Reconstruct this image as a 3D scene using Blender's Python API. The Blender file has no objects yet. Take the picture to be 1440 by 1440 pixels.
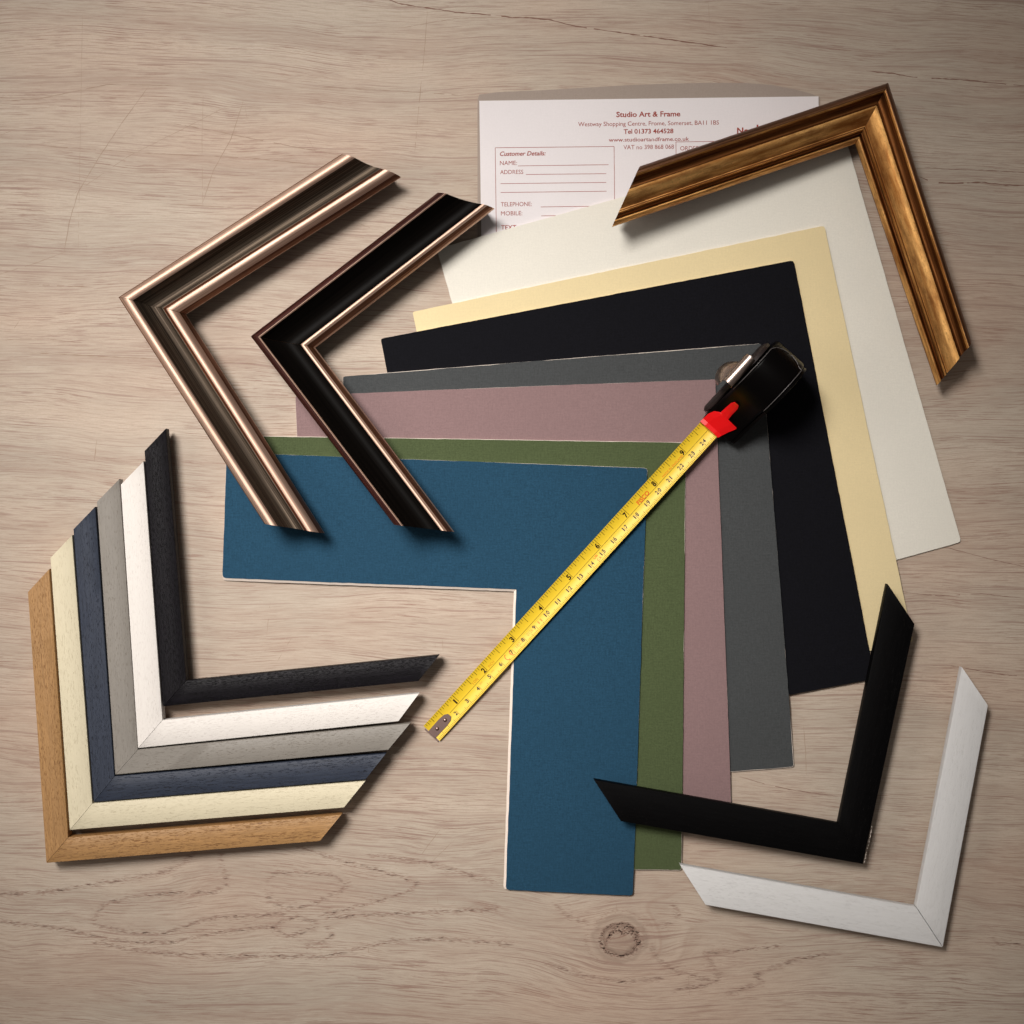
import bpy, bmesh, math, random
from mathutils import Vector
random.seed(7)
R = math.radians
sc = bpy.context.scene
C = sc.collection

# ------------------------------------------------------------ camera, world, lamps, exposure
H = 1.10                      # camera height above the table
S = 0.000429                  # metres per photo pixel at table level
cam = bpy.data.cameras.new('camera'); cam_o = bpy.data.objects.new('camera', cam); C.objects.link(cam_o)
cam_o.location = (0, 0, H)
cam.sensor_width = 36; cam.lens = 36*H/(1440*S)
cam.clip_start = 0.05; cam.clip_end = 50
sc.camera = cam_o

w = bpy.data.worlds.new('World'); sc.world = w; w.use_nodes = True
w.node_tree.nodes['Background'].inputs[0].default_value = (1.0, 0.90, 0.82, 1)
w.node_tree.nodes['Background'].inputs[1].default_value = 0.105

def aim(o, tgt):
    o.rotation_euler = (Vector(tgt)-o.location).to_track_quat('-Z', 'Y').to_euler()
key = bpy.data.lights.new('window_light', 'SPOT'); ko = bpy.data.objects.new('window_light', key); C.objects.link(ko)
key.energy = 224; key.color = (1.0, 0.955, 0.91)
key.shadow_soft_size = 0.34; key.spot_size = R(30.4); key.spot_blend = 1.0
ko.location = (-0.56, 0.60, 1.50); aim(ko, (-0.075, -0.005, 0))
fill = bpy.data.lights.new('fill_light', 'AREA'); fo = bpy.data.objects.new('fill_light', fill); C.objects.link(fo)  # added fill lamp at the left: ambient light and reflections on the mouldings
fill.shape = 'RECTANGLE'; fill.size = 0.9; fill.size_y = 0.35; fill.energy = 2.3; fill.color = (1.0, 0.9, 0.82)
fo.location = (-1.08, 0.08, 0.80); aim(fo, (0, 0, 0))

sc.view_settings.view_transform = 'Standard'; sc.view_settings.look = 'None'
sc.view_settings.gamma = 1; sc.view_settings.use_curve_mapping = False
sc.view_settings.exposure = 0.0

# ------------------------------------------------------------ helpers
def P(px, py, z=0.0):
    """photo pixel on the plane at height z"""
    k = S*(H-z)/H
    return Vector(((px-720)*k, (720-py)*k, z))
def tag(o, label, cat, group=None):
    o['label'] = label; o['category'] = cat
    if group: o['group'] = group
    return o
def thing(name, label, cat, loc, group=None):
    o = bpy.data.objects.new(name, None); C.objects.link(o); o.location = loc
    o.empty_display_size = 0.02
    return tag(o, label, cat, group)
def make(name, verts, faces, mats, parent=None, uvs=None, midx=None, smooth=False, origin=None):
    """one mesh object; verts in world coordinates"""
    if parent is not None:
        org = Vector((0, 0, 0)); q = parent
        while q is not None: org += Vector(q.location); q = q.parent
    else: org = Vector(origin) if origin else Vector((0, 0, 0))
    me = bpy.data.meshes.new(name)
    me.from_pydata([tuple(Vector(v)-org) for v in verts], [], faces)
    if not isinstance(mats, (list, tuple)): mats = [mats]
    for m in mats: me.materials.append(m)
    if midx: me.polygons.foreach_set('material_index', midx)
    if uvs is not None:
        ul = me.uv_layers.new(name='UVMap')
        for lp in me.loops: ul.data[lp.index].uv = uvs[lp.vertex_index]
    me.polygons.foreach_set('use_smooth', [smooth]*len(me.polygons))
    bm = bmesh.new(); bm.from_mesh(me); bmesh.ops.recalc_face_normals(bm, faces=bm.faces); bm.to_mesh(me); bm.free()
    me.update()
    o = bpy.data.objects.new(name, me); C.objects.link(o)
    if parent is not None: o.parent = parent
    elif origin: o.location = origin
    return o

# ---- node helper
class NT:
    def __init__(s, name):
        s.m = bpy.data.materials.new(name); s.m.use_nodes = True
        s.t = s.m.node_tree; s.b = s.t.nodes['Principled BSDF']
    def n(s, typ, **kw):
        x = s.t.nodes.new(typ)
        for k, v in kw.items(): setattr(x, k, v)
        return x
    def put(s, sock, v):
        if isinstance(v, bpy.types.NodeSocket): s.t.links.new(v, sock)
        elif v is not None:
            if isinstance(v, (tuple, list)) and len(v) == 3 and len(sock.default_value) == 4: v = (*v, 1)
            sock.default_value = v
    def math(s, op, a, b=None, c=None, clamp=False):
        x = s.n('ShaderNodeMath', operation=op); x.use_clamp = clamp
        for i, v in enumerate((a, b, c)):
            if v is not None: s.put(x.inputs[i], v)
        return x.outputs[0]
    def noise(s, vec, scale=1, detail=2, rough=.5, dist=0, dim='3D', w=None):
        x = s.n('ShaderNodeTexNoise', noise_dimensions=dim)
        if vec is not None: s.put(x.inputs['Vector'], vec)
        if w is not None: s.put(x.inputs['W'], w)
        s.put(x.inputs['Scale'], scale); s.put(x.inputs['Detail'], detail); s.put(x.inputs['Roughness'], rough); s.put(x.inputs['Distortion'], dist)
        return x.outputs[0]
    def ramp(s, f, stops, interp='LINEAR'):
        x = s.n('ShaderNodeValToRGB'); s.put(x.inputs[0], f); cr = x.color_ramp; cr.interpolation = interp
        while len(cr.elements) < len(stops): cr.elements.new(0.5)
        for e, (p, c) in zip(cr.elements, stops):
            e.position = p; e.color = (c, c, c, 1) if isinstance(c, (int, float)) else (*c, 1)
        return x.outputs[0]
    def mix(s, f, a, b, mode='MIX'):
        x = s.n('ShaderNodeMix', data_type='RGBA', blend_type=mode)
        s.put(x.inputs[0], f); s.put(x.inputs[6], a); s.put(x.inputs[7], b)
        return x.outputs[2]
    def xyz(s, v):
        x = s.n('ShaderNodeSeparateXYZ'); s.put(x.inputs[0], v); return x.outputs
    def comb(s, x_, y_, z_=0.0):
        x = s.n('ShaderNodeCombineXYZ')
        for i, v in enumerate((x_, y_, z_)): s.put(x.inputs[i], v)
        return x.outputs[0]
    def coord(s, which='Object'):
        return s.n('ShaderNodeTexCoord').outputs[which]
    def bump(s, h, strength=.3, dist=.001):
        x = s.n('ShaderNodeBump'); s.put(x.inputs['Height'], h); s.put(x.inputs['Strength'], strength); s.put(x.inputs['Distance'], dist)
        s.t.links.new(x.outputs[0], s.b.inputs['Normal'])
    def out(s, col=None, rough=None, metal=None, spec=None):
        if col is not None: s.put(s.b.inputs['Base Color'], col)
        if rough is not None: s.put(s.b.inputs['Roughness'], rough)
        if metal is not None: s.put(s.b.inputs['Metallic'], metal)
        if spec is not None: s.put(s.b.inputs['Specular IOR Level'], spec)
        return s.m
def simple(name, col, rough=.5, metal=0, spec=.5):
    return NT(name).out((*col, 1), rough, metal, spec)

# ------------------------------------------------------------ materials
def mat_table():
    k = NT('washed_oak_laminate')
    o = k.xyz(k.coord())
    u = k.math('MULTIPLY', o[0], 1/(S*100)); v = k.math('MULTIPLY', o[1], 1/(S*100))      # hundreds of photo pixels
    # slow waviness of the grain, wilder near the figure at the bottom of the board
    w1 = k.math('SUBTRACT', k.noise(k.comb(k.math('MULTIPLY', u, .22), k.math('MULTIPLY', v, .45), 3.1), 1, 2), .5)
    w2 = k.math('SUBTRACT', k.noise(k.comb(k.math('MULTIPLY', u, .55), k.math('MULTIPLY', v, .9), 8.7), 1, 2), .5)
    dv = k.math('ADD', v, 5.6); amp = k.math('POWER', 2.718, k.math('MULTIPLY', k.math('MULTIPLY', dv, dv), -.8))
    f = k.math('ADD', v, k.math('MULTIPLY', w1, .9))
    f = k.math('ADD', f, k.math('MULTIPLY', k.math('MULTIPLY', w2, amp), 1.3))
    f = k.math('ADD', f, k.math('MULTIPLY', u, .035))
    # the knot
    du = k.math('SUBTRACT', u, 1.52); dk = k.math('ADD', v, 6.0)
    r2 = k.math('ADD', k.math('MULTIPLY', k.math('MULTIPLY', du, du), .75), k.math('MULTIPLY', dk, dk))
    kn = k.math('POWER', 2.718, k.math('MULTIPLY', r2, -3.2))
    sgn = k.math('MULTIPLY', dk, k.math('POWER', 2.718, k.math('MULTIPLY', r2, -1.6)))
    f = k.math('SUBTRACT', f, k.math('MULTIPLY', sgn, .75))
    f = k.math('ADD', f, k.math('MULTIPLY', kn, .9))
    g2 = k.math('ADD', v, k.math('MULTIPLY', w1, .7)); g2 = k.math('ADD', g2, k.math('MULTIPLY', u, .035))
    g2 = k.math('ADD', g2, k.math('MULTIPLY', k.math('MULTIPLY', w2, amp), .35))
    g2 = k.math('SUBTRACT', g2, k.math('MULTIPLY', sgn, .45))
    bands = k.noise(k.comb(k.math('MULTIPLY', u, .10), k.math('MULTIPLY', f, 1.6), 1.0), 1, 3, .55)
    rings = k.noise(k.comb(k.math('MULTIPLY', u, .16), k.math('MULTIPLY', f, 6.5), 5.0), 1, 4, .6)
    fibre = k.noise(k.comb(k.math('MULTIPLY', u, 2.6), k.math('MULTIPLY', g2, 62), 2.0), 1, 4, .65)
    fine = k.noise(k.comb(k.math('MULTIPLY', u, 7), k.math('MULTIPLY', g2, 120), 9.0), 1, 3, .65)
    speck = k.noise(k.comb(k.math('MULTIPLY', u, 34), k.math('MULTIPLY', v, 42), 9.0), 1, 2, .6)
    col = k.mix(k.ramp(bands, [(.30, 0), (.68, 1)]), (.412, .340, .272), (.535, .448, .360))
    ring_m = k.ramp(rings, [(.50, 0), (.62, .75), (.66, .25), (.80, .0)])
    col = k.mix(k.math('MULTIPLY', ring_m, k.ramp(bands, [(.35, .85), (.6, .25)])), col, (.370, .265, .205))
    col = k.mix(k.math('MULTIPLY', k.ramp(fibre, [(.50, 0), (.66, 1)]), .58), col, (.325, .235, .180))
    col = k.mix(k.math('MULTIPLY', k.ramp(fibre, [(.30, 1), (.46, 0)]), .35), col, (.62, .55, .46))
    dash = k.noise(k.comb(k.math('MULTIPLY', u, 1.7), k.math('MULTIPLY', g2, 68), 31.0), 1, 4, .65)
    dpl = k.noise(k.comb(k.math('MULTIPLY', u, .45), k.math('MULTIPLY', g2, 3.2), 27.0), 1, 2)
    col = k.mix(k.math('MULTIPLY', k.ramp(dash, [(.545, 0), (.585, 1)]), k.ramp(dpl, [(.36, .12), (.60, .85)])), col, (.275, .165, .125))
    pore = k.ramp(fine, [(.60, 0), (.70, 1)])
    dens = k.ramp(k.noise(k.comb(k.math('MULTIPLY', u, .5), k.math('MULTIPLY', f, 4), 20.0), 1, 2), [(.38, .1), (.62, 1)])
    col = k.mix(k.math('MULTIPLY', k.math('MULTIPLY', pore, dens), .62), col, (.235, .155, .115))
    col = k.mix(k.math('MULTIPLY', k.ramp(speck, [(.35, 0), (.7, 1)]), .34), col, (.40, .34, .28))
    pink = k.ramp(k.noise(k.comb(k.math('MULTIPLY', u, .28), k.math('MULTIPLY', v, .5), 14.0), 1, 2), [(.40, 0), (.7, .55)])
    col = k.mix(pink, col, k.mix(1.0, col, (1.06, .90, .84), 'MULTIPLY'))
    streak = k.noise(k.comb(k.math('MULTIPLY', u, .33), k.math('MULTIPLY', g2, 26), 44.0), 1, 3, .6)
    col = k.mix(k.math('MULTIPLY', k.ramp(streak, [(.60, 0), (.64, 1)]), .55), col, (.27, .165, .13))
    # heart of the knot
    r = k.math('SQRT', r2)
    kr = k.math('ADD', r, k.math('MULTIPLY', k.math('SUBTRACT', k.noise(k.comb(u, v, 4), 6, 3), .5), .12))
    km = k.ramp(kr, [(.02, .3), (.16, .30), (.215, .85), (.25, .15), (.32, .35), (.36, .0)])
    col = k.mix(km, col, (.20, .135, .10))
    k.bump(k.math('ADD', k.math('MULTIPLY', fine, .5), fibre), .22, .0004)
    return k.out(col, k.math('ADD', .50, k.math('MULTIPLY', fibre, .15)), 0, .30)

def mat_board(name, c, var=.16, bump=.25):
    k = NT(name)
    o = k.xyz(k.coord()); x, y = o[0], o[1]
    a = k.noise(k.comb(k.math('MULTIPLY', x, 1400), k.math('MULTIPLY', y, 160)), 1, 2, .6)
    b = k.noise(k.comb(k.math('MULTIPLY', x, 160), k.math('MULTIPLY', y, 1400), 7.0), 1, 2, .6)
    g = k.noise(k.comb(x, y), 900, 3, .7)
    big = k.noise(k.comb(x, y), 22, 2, .5)
    h = k.math('ADD', k.math('MULTIPLY', k.math('ADD', a, b), .5), g)
    m = k.ramp(k.math('MULTIPLY', h, .5), [(.40, 0), (.60, 1)])
    lo = tuple(q*(1-var) for q in c); hi = tuple(min(1, q*(1+var)) for q in c)
    col = k.mix(m, lo, hi)
    col = k.mix(k.math('MULTIPLY', k.ramp(big, [(.35, 0), (.65, 1)]), .35), col, tuple(q*.93 for q in c))
    k.bump(h, bump, .0004)
    return k.out(col, .85, 0, .10)

def mat_open_grain(name, c, pore_col, pore_amt=.8, rough=.5, spec=.35, var=.12, thr=.60, coat=None):
    """painted or oiled open-pored wood, grain along the UV's first axis (metres)"""
    k = NT(name)
    uv = k.xyz(k.coord('UV')); rnd = k.n('ShaderNodeObjectInfo').outputs['Random']
    z = k.math('MULTIPLY', rnd, 40)
    u, v = uv[0], uv[1]
    v2 = k.math('ADD', v, k.math('MULTIPLY', k.noise(k.comb(k.math('MULTIPLY', u, 12), k.math('MULTIPLY', v, 60), z), 1, 2), .004))
    pores = k.noise(k.comb(k.math('MULTIPLY', u, 330), k.math('MULTIPLY', v2, 2300), z), 1, 2, .55)
    dens = k.noise(k.comb(k.math('MULTIPLY', u, 20), k.math('MULTIPLY', v2, 420), z), 1, 2)
    fib = k.noise(k.comb(k.math('MULTIPLY', u, 60), k.math('MULTIPLY', v2, 900), z), 1, 4, .6)
    pm = k.math('MULTIPLY', k.ramp(pores, [(thr, 0), (thr+.06, 1)]), k.ramp(dens, [(.35, .25), (.6, 1)]))
    col = k.mix(k.ramp(fib, [(.3, 0), (.7, 1)]), tuple(q*(1-var) for q in c), tuple(min(1, q*(1+var)) for q in c))
    col = k.mix(k.math('MULTIPLY', pm, pore_amt), col, pore_col)
    k.bump(k.math('SUBTRACT', k.math('MULTIPLY', fib, .25), pm), .45, .0004)
    return k.out(col, rough, 0, spec)

def mat_metal(name, dark, light, rough=.32, streak=1500, along=18, mottle=0, metal=1.0, spec=.5, thr=(.35, .7), mcol=(.1, .05, .02)):
    k = NT(name)
    uv = k.xyz(k.coord('UV')); rnd = k.math('MULTIPLY', k.n('ShaderNodeObjectInfo').outputs['Random'], 30)
    s = k.noise(k.comb(k.math('MULTIPLY', uv[0], along), k.math('MULTIPLY', uv[1], streak), rnd), 1, 4, .6)
    col = k.mix(k.ramp(s, [(thr[0], 0), (thr[1], 1)]), dark, light)
    rg = k.math('ADD', rough, k.math('MULTIPLY', s, .12))
    if mottle:
        q = k.noise(k.comb(k.math('MULTIPLY', uv[0], 45), k.math('MULTIPLY', uv[1], 150), rnd), 1, 5, .7)
        q2 = k.noise(k.comb(k.math('MULTIPLY', uv[0], 700), k.math('MULTIPLY', uv[1], 900), rnd), 1, 3, .7)
        col = k.mix(k.math('MULTIPLY', k.ramp(q, [(.45, 0), (.68, 1)]), mottle), col, mcol)
        col = k.mix(k.math('MULTIPLY', k.ramp(q2, [(.55, 0), (.7, 1)]), mottle*.6), col, mcol)
        rg = k.math('ADD', rg, k.math('MULTIPLY', q, .15))
    k.bump(s, .12, .0003)
    return k.out(col, rg, metal, spec)

M = dict(
    table=mat_table(),
    core=mat_board('board_core', (.80, .70, .62), .06),
    blue=mat_board('blue_board', (.0175, .060, .106), .22, .4),
    green=mat_board('green_board', (.072, .094, .042), .18, .4),
    mauve=mat_board('mauve_board', (.245, .160, .160), .10, .4),
    grey=mat_board('grey_board', (.060, .064, .066), .16, .4),
    black=mat_board('black_board', (.0050, .0050, .0072), .25),
    cream=mat_board('cream_board', (.76, .63, .37), .04, .15),
    white=mat_board('ivory_board', (.76, .73, .65), .04, .15),
    paper=mat_board('form_paper', (.76, .72, .73), .02, .05),
    backing=mat_board('backing_card', (.34, .28, .24), .05, .05),
    ink=simple('brown_ink', (.30, .045, .03), .7, 0, .2),
    oak=mat_open_grain('oiled_oak', (.39, .215, .085), (.16, .065, .02), .75, .5, .3, .16, .56),
    f_cream=mat_open_grain('cream_paint', (.68, .61, .44), (.42, .34, .2), .35, .55, .3, .03),
    navy=mat_open_grain('navy_stain', (.031, .039, .060), (.010, .010, .014), .8, .5, .22, .2, .58),
    f_grey=mat_open_grain('greige_paint', (.240, .220, .195), (.15, .12, .09), .55, .5, .3, .06),
    f_white=mat_open_grain('white_paint', (.74, .70, .66), (.6, .5, .44), .22, .55, .3, .02),
    f_black=mat_open_grain('open_grain_black', (.0055, .0045, .0065), (.0008, .0006, .0006), .95, .5, .13, .3, .53),
    lacquer=mat_open_grain('black_lacquer', (.0022, .0020, .0022), (.012, .009, .007), .25, .5, .06, .3, .64),
    chalk=mat_open_grain('chalky_white_paint', (.68, .675, .67), (.42, .36, .33), .12, .6, .3, .03),
    raw=mat_open_grain('raw_end_grain', (.30, .19, .10), (.12, .07, .03), .5, .7, .2, .1),
    bronze=mat_metal('bronze_leaf', (.50, .32, .24), (.80, .59, .47), .52, 1500, 14),
    bronze_dark=mat_metal('rubbed_bronze', (.10, .040, .022), (.32, .15, .09), .46, 1400, 12),
    scoop=mat_metal('dark_patina', (.030, .021, .015), (.19, .145, .105), .50, 2600, 10, thr=(.40, .80), metal=.85),
    gloss_black=mat_metal('ebonised_scoop', (.0015, .0012, .001), (.004, .003, .0025), .38, 1200, 12, metal=0, spec=.03),
    maroon=mat_metal('maroon_edge', (.020, .004, .003), (.085, .022, .016), .30, 1500, 14, metal=.5),
    gold=mat_metal('aged_gold_leaf', (.42, .175, .045), (.98, .60, .22), .44, 220, 26, mottle=.7, mcol=(.20, .065, .018)),
    gold_dark=mat_metal('brown_gold_glaze', (.075, .024, .008), (.27, .105, .032), .36, 1100, 14, mottle=.4, mcol=(.03, .012, .005)),
    taupe=mat_metal('taupe_glaze', (.045, .016, .007), (.30, .14, .07), .40, 1700, 14, metal=.9),
    yellow=simple('yellow_enamel', (.80, .55, .030), .42, 0, .35),
    tape_black=simple('scale_print', (.018, .004, .002), .5, 0, .3),
    tape_red=simple('red_print', (.72, .13, .015), .5, 0, .3),
    tape_faint=simple('faint_print', (.62, .27, .02), .5, 0, .3),
    steel=simple('worn_steel', (.30, .205, .185), .40, 1.0),
    chrome=simple('chrome_clip', (.50, .40, .35), .36, 1.0),
    plastic=simple('black_plastic', (.0020, .0016, .0016), .34, 0, .05),
    side_plastic=simple('side_plastic', (.020, .013, .012), .5, 0, .45),
    trim=simple('grey_trim', (.13, .12, .12), .35, 0.2),
    red=simple('red_plastic', (.78, .004, .006), .35, 0, .4),
    crack=simple('crack_brown', (.22, .125, .095), .8, 0, .1),
    crack_soft=simple('scratch_brown', (.33, .23, .17), .8, 0, .1),
    figure=simple('grain_figure_brown', (.315, .205, .16), .8, 0, .1),
)

# ------------------------------------------------------------ the table
tv = []; nseg = 1
table = make('table_top', [(-1.6, -1.2, 0), (1.6, -1.2, 0), (1.6, 1.2, 0), (-1.6, 1.2, 0),
                           (-1.6, -1.2, -.03), (1.6, -1.2, -.03), (1.6, 1.2, -.03), (-1.6, 1.2, -.03)],
             [(0, 1, 2, 3), (7, 6, 5, 4), (0, 4, 5, 1), (1, 5, 6, 2), (2, 6, 7, 3), (3, 7, 4, 0)], M['table'])
table['kind'] = 'structure'

def strips(lines, z, jitter=.35):
    """thin irregular marks: lines = [(points, width px)]"""
    V, F = [], []
    for pts, wd in lines:
        pp = []
        for a, b in zip(pts, pts[1:]):
            L = math.hypot(b[0]-a[0], b[1]-a[1]); n = max(1, int(L/5))
            for i in range(n): t = i/n; pp.append((a[0]+(b[0]-a[0])*t, a[1]+(b[1]-a[1])*t))
        pp.append(pts[-1])
        n = len(pp); base = len(V); on = []
        for i, (x, y) in enumerate(pp):
            a = pp[max(0, i-1)]; b = pp[min(n-1, i+1)]
            dx, dy = b[0]-a[0], b[1]-a[1]; L = math.hypot(dx, dy) or 1; nx, ny = -dy/L, dx/L
            j = random.uniform(-jitter, jitter); h = wd/2*random.uniform(.35, 1.25)*min(1, .25+min(i, n-1-i)/4)
            V.append(P(x+nx*(j+h), y+ny*(j+h), z)); V.append(P(x+nx*(j-h), y+ny*(j-h), z))
        skip = 0
        for i in range(n-1):
            if skip > 0: skip -= 1; continue
            if random.random() < .06: skip = random.randint(0, 2); continue
            q = base+2*i; F.append((q, q+1, q+3, q+2))
    return V, F
cracks = [
 ([(536, -5), (560, 5), (600, 11), (640, 17), (690, 21), (720, 24.5), (745, 25), (775, 28), (800, 35), (850, 43), (880, 47), (930, 54), (980, 61), (1022, 67)], 1.7),
 ([(1218, 100), (1255, 103), (1280, 108), (1310, 110), (1350, 112), (1400, 117), (1445, 121)], 1.5),
 ([(1288, 246), (1310, 256), (1340, 258), (1380, 256), (1410, 260), (1445, 261)], 1.8),
 ([(1300, 235), (1330, 238), (1400, 240), (1445, 243)], .8),
 ([(1330, 935), (1400, 947), (1445, 952)], .9),
 ([(1300, 762), (1350, 775), (1400, 788), (1445, 798)], .9),
 ([(1270, 833), (1320, 838), (1380, 835), (1445, 842)], .8),
 ([(1040, 1092), (1080, 1104), (1120, 1112), (1178, 1120)], 1.0),
]
soft = [
 ([(601, 15), (597, 70), (590, 140), (583, 215)], .7), ([(240, 173), (300, 184), (380, 200), (480, 219)], .85),
 ([(342, 142), (325, 195), (300, 240), (285, 285)], .7), ([(210, 120), (170, 175), (140, 220), (110, 270), (98, 310), (90, 355)], .7),
 ([(90, 355), (50, 370), (-5, 387)], .7), ([(-5, 143), (60, 138), (150, 119), (250, 120)], .8),
 ([(318, 150), (260, 180), (180, 220), (100, 275)], .5), ([(60, 205), (200, 215), (260, 218), (350, 222), (450, 232)], .9),
 ([(240, 287), (330, 292)], .8), ([(20, 399), (130, 404)], .9), ([(40, 496), (80, 498), (222, 505)], 1.1),
 ([(300, 509), (360, 511)], .9), ([(500, 312), (545, 331)], .8), ([(120, 340), (122, 352)], .7), ([(136, 618), (132, 655)], .8),
 ([(8, 480), (20, 462), (30, 447)], .6), ([(650, 134), (560, 128), (440, 122)], .8), ([(0, 478), (60, 476), (115, 482)], .7),
 ([(410, 897), (390, 930)], .7), ([(622, 898), (623, 915)], 1.0), ([(612, 905), (612, 912)], .8), ([(300, 560), (303, 600)], .5),
 ([(720, 24), (640, 26), (560, 40)], .5), ([(866, 1265), (868, 1282)], .7), ([(996, 0), (998, 40)], .5), ([(968, 1372), (970, 1400)], .7),
 ([(517, 1325), (519, 1345)], .8), ([(615, 1262), (616, 1272)], .8), ([(1130, 1020), (1133, 1060), (1134, 1095)], .6),
 ([(620, 1165), (590, 1205)], .6), ([(640, 1180), (604, 1215)], .5), ([(380, 845), (375, 895)], .5), ([(285, 290), (284, 200), (286, 120)], .4),
 ([(116, 20), (110, 350)], .35), ([(345, 150), (350, 190)], .4), ([(430, 190), (445, 215)], .5), ([(0, 190), (22, 182)], .5), ([(130, 190), (40, 205)], .4),
]
V, F = strips(cracks, .00005); make('wood_crack', V, F, M['crack'], table)
V, F = strips(soft, .00006, .2); make('surface_scratch', V, F, M['crack_soft'], table)

# figure of the grain: rows of little pores along the growth rings
rings = [
 [(275, 1198), (255, 1215), (235, 1225), (190, 1235), (120, 1245), (60, 1255), (-5, 1258)],
 [(309, 1200), (315, 1225), (318, 1245), (300, 1255), (250, 1256), (190, 1260), (150, 1270), (135, 1285), (132, 1298), (150, 1305), (180, 1311), (230, 1313), (260, 1303), (290, 1292), (350, 1288), (400, 1285)],
 [(-5, 1295), (50, 1301), (100, 1308), (160, 1322), (230, 1327), (290, 1315), (340, 1307), (390, 1303)],
 [(375, 1240), (385, 1228), (420, 1226), (470, 1232), (490, 1242), (480, 1253), (450, 1265), (430, 1275), (400, 1277), (380, 1265), (374, 1250)],
 [(420, 1190), (470, 1208), (530, 1223), (570, 1235), (590, 1242), (580, 1250), (550, 1262), (500, 1275), (450, 1288)],
 [(520, 1202), (600, 1213), (650, 1226), (700, 1243)],
 [(385, 1303), (400, 1293), (420, 1290), (445, 1297), (440, 1305), (410, 1317), (395, 1312), (385, 1303)],
 [(460, 1290), (520, 1287), (600, 1283), (700, 1278)],
 [(130, 1325), (220, 1340), (300, 1343), (400, 1345), (460, 1345), (520, 1330), (550, 1323), (620, 1320), (720, 1328)],
 [(460, 1303), (468, 1315), (455, 1325), (430, 1332)],
 [(1100, 1330), (1040, 1337), (990, 1340), (1000, 1355), (1012, 1372), (1000, 1385), (950, 1392)],
 [(1170, 1340), (1120, 1350), (1085, 1362), (1060, 1372), (1075, 1382), (1020, 1398)],
 [(945, 1270), (955, 1285), (945, 1295), (930, 1305)], [(915, 1330), (925, 1350), (950, 1365), (1000, 1380)],
 [(780, 1270), (800, 1290), (830, 1300)], [(770, 1355), (820, 1372), (880, 1380), (930, 1376)],
 [(1395, 1318), (1405, 1330), (1420, 1326), (1440, 1330)],
]
def ell(cx, cy, rx, ry, n=40, wob=1.5, a0=0, a1=2*math.pi):
    return [(cx+(rx+random.uniform(-wob, wob))*math.cos(a0+(a1-a0)*i/n), cy+(ry+random.uniform(-wob, wob))*math.sin(a0+(a1-a0)*i/n)) for i in range(n+1)]
dense = [ell(872, 1321, 28, 23), ell(872, 1321, 26.5, 21.5), ell(872, 1321, 29, 24, a0=.2, a1=3.0),
         [(852, 1330), (856, 1316), (862, 1306), (868, 1303), (873, 1310), (880, 1303), (888, 1304), (894, 1314), (897, 1326), (890, 1336)],
         [(855, 1320), (861, 1311), (870, 1308), (876, 1314), (886, 1308), (893, 1322)]]
loose = [ell(872, 1312, 36, 32, a0=3.3, a1=6.2), ell(872, 1318, 34, 30, a0=-.3, a1=1.2), ell(868, 1322, 44, 36, a0=1.9, a1=3.4)]
V, F = [], []
def pores(pts, step, spread, ln, wd, keep=1.0):
    for a, b in zip(pts, pts[1:]):
        L = math.hypot(b[0]-a[0], b[1]-a[1]); n = max(1, int(L/step))
        for i in range(n):
            if random.random() > keep: continue
            t = random.random(); x = a[0]+(b[0]-a[0])*t+random.gauss(0, spread*1.4); y = a[1]+(b[1]-a[1])*t+random.gauss(0, spread)
            l = ln*random.uniform(.4, 1.3); h = wd*random.uniform(.5, 1.2); s = random.uniform(-.12, .12)*l
            q = len(V)
            V.extend([P(x-l, y-s, .00004), P(x, y-h, .00004), P(x+l, y+s, .00004), P(x, y+h, .00004)]); F.append((q, q+1, q+2, q+3))
for r_ in rings:
    pores(r_, .8, 1.7, 4.6, .30, .85)
    pores(r_, 2.5, 4.5, 4.0, .22, .6)
for r_ in dense: pores(r_, .8, .8, 2.2, .45)
for r_ in dense[3:]: pores(r_, .7, 1.6, 1.6, .7)
for r_ in loose: pores(r_, 1.8, 1.2, 3, .3)
g = make('grain_figure', V, F, M['figure'], table)

# ------------------------------------------------------------ mount boards: a fan of seven L-shaped corners
T = .0013                     # board thickness
def poly_dist(p, poly):
    x, y = p; inside = False; d = 1e9; n = len(poly)
    for i in range(n):
        x1, y1 = poly[i]; x2, y2 = poly[(i+1) % n]
        if (y1 > y) != (y2 > y) and x < (x2-x1)*(y-y1)/(y2-y1)+x1: inside = not inside
        dx, dy = x2-x1, y2-y1; t = max(0, min(1, ((x-x1)*dx+(y-y1)*dy)/(dx*dx+dy*dy)))
        d = min(d, math.hypot(x-x1-dx*t, y-y1-dy*t))
    return 0.0 if inside else d
D = .070
def cov(p, poly):
    t = min(1, poly_dist(p, poly)/D); return 1-(3*t*t-2*t*t*t)
layers = []                   # (polygon, thickness) from the bottom up
def base_z(p, k):
    return .00015 + sum(th*cov(p, po) for po, th in layers[:k])
def surf(p):
    z = 0
    for k, (po, th) in enumerate(layers):
        if poly_dist(p, po) == 0: z = max(z, base_z(p, k)+th)
    return z

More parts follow.
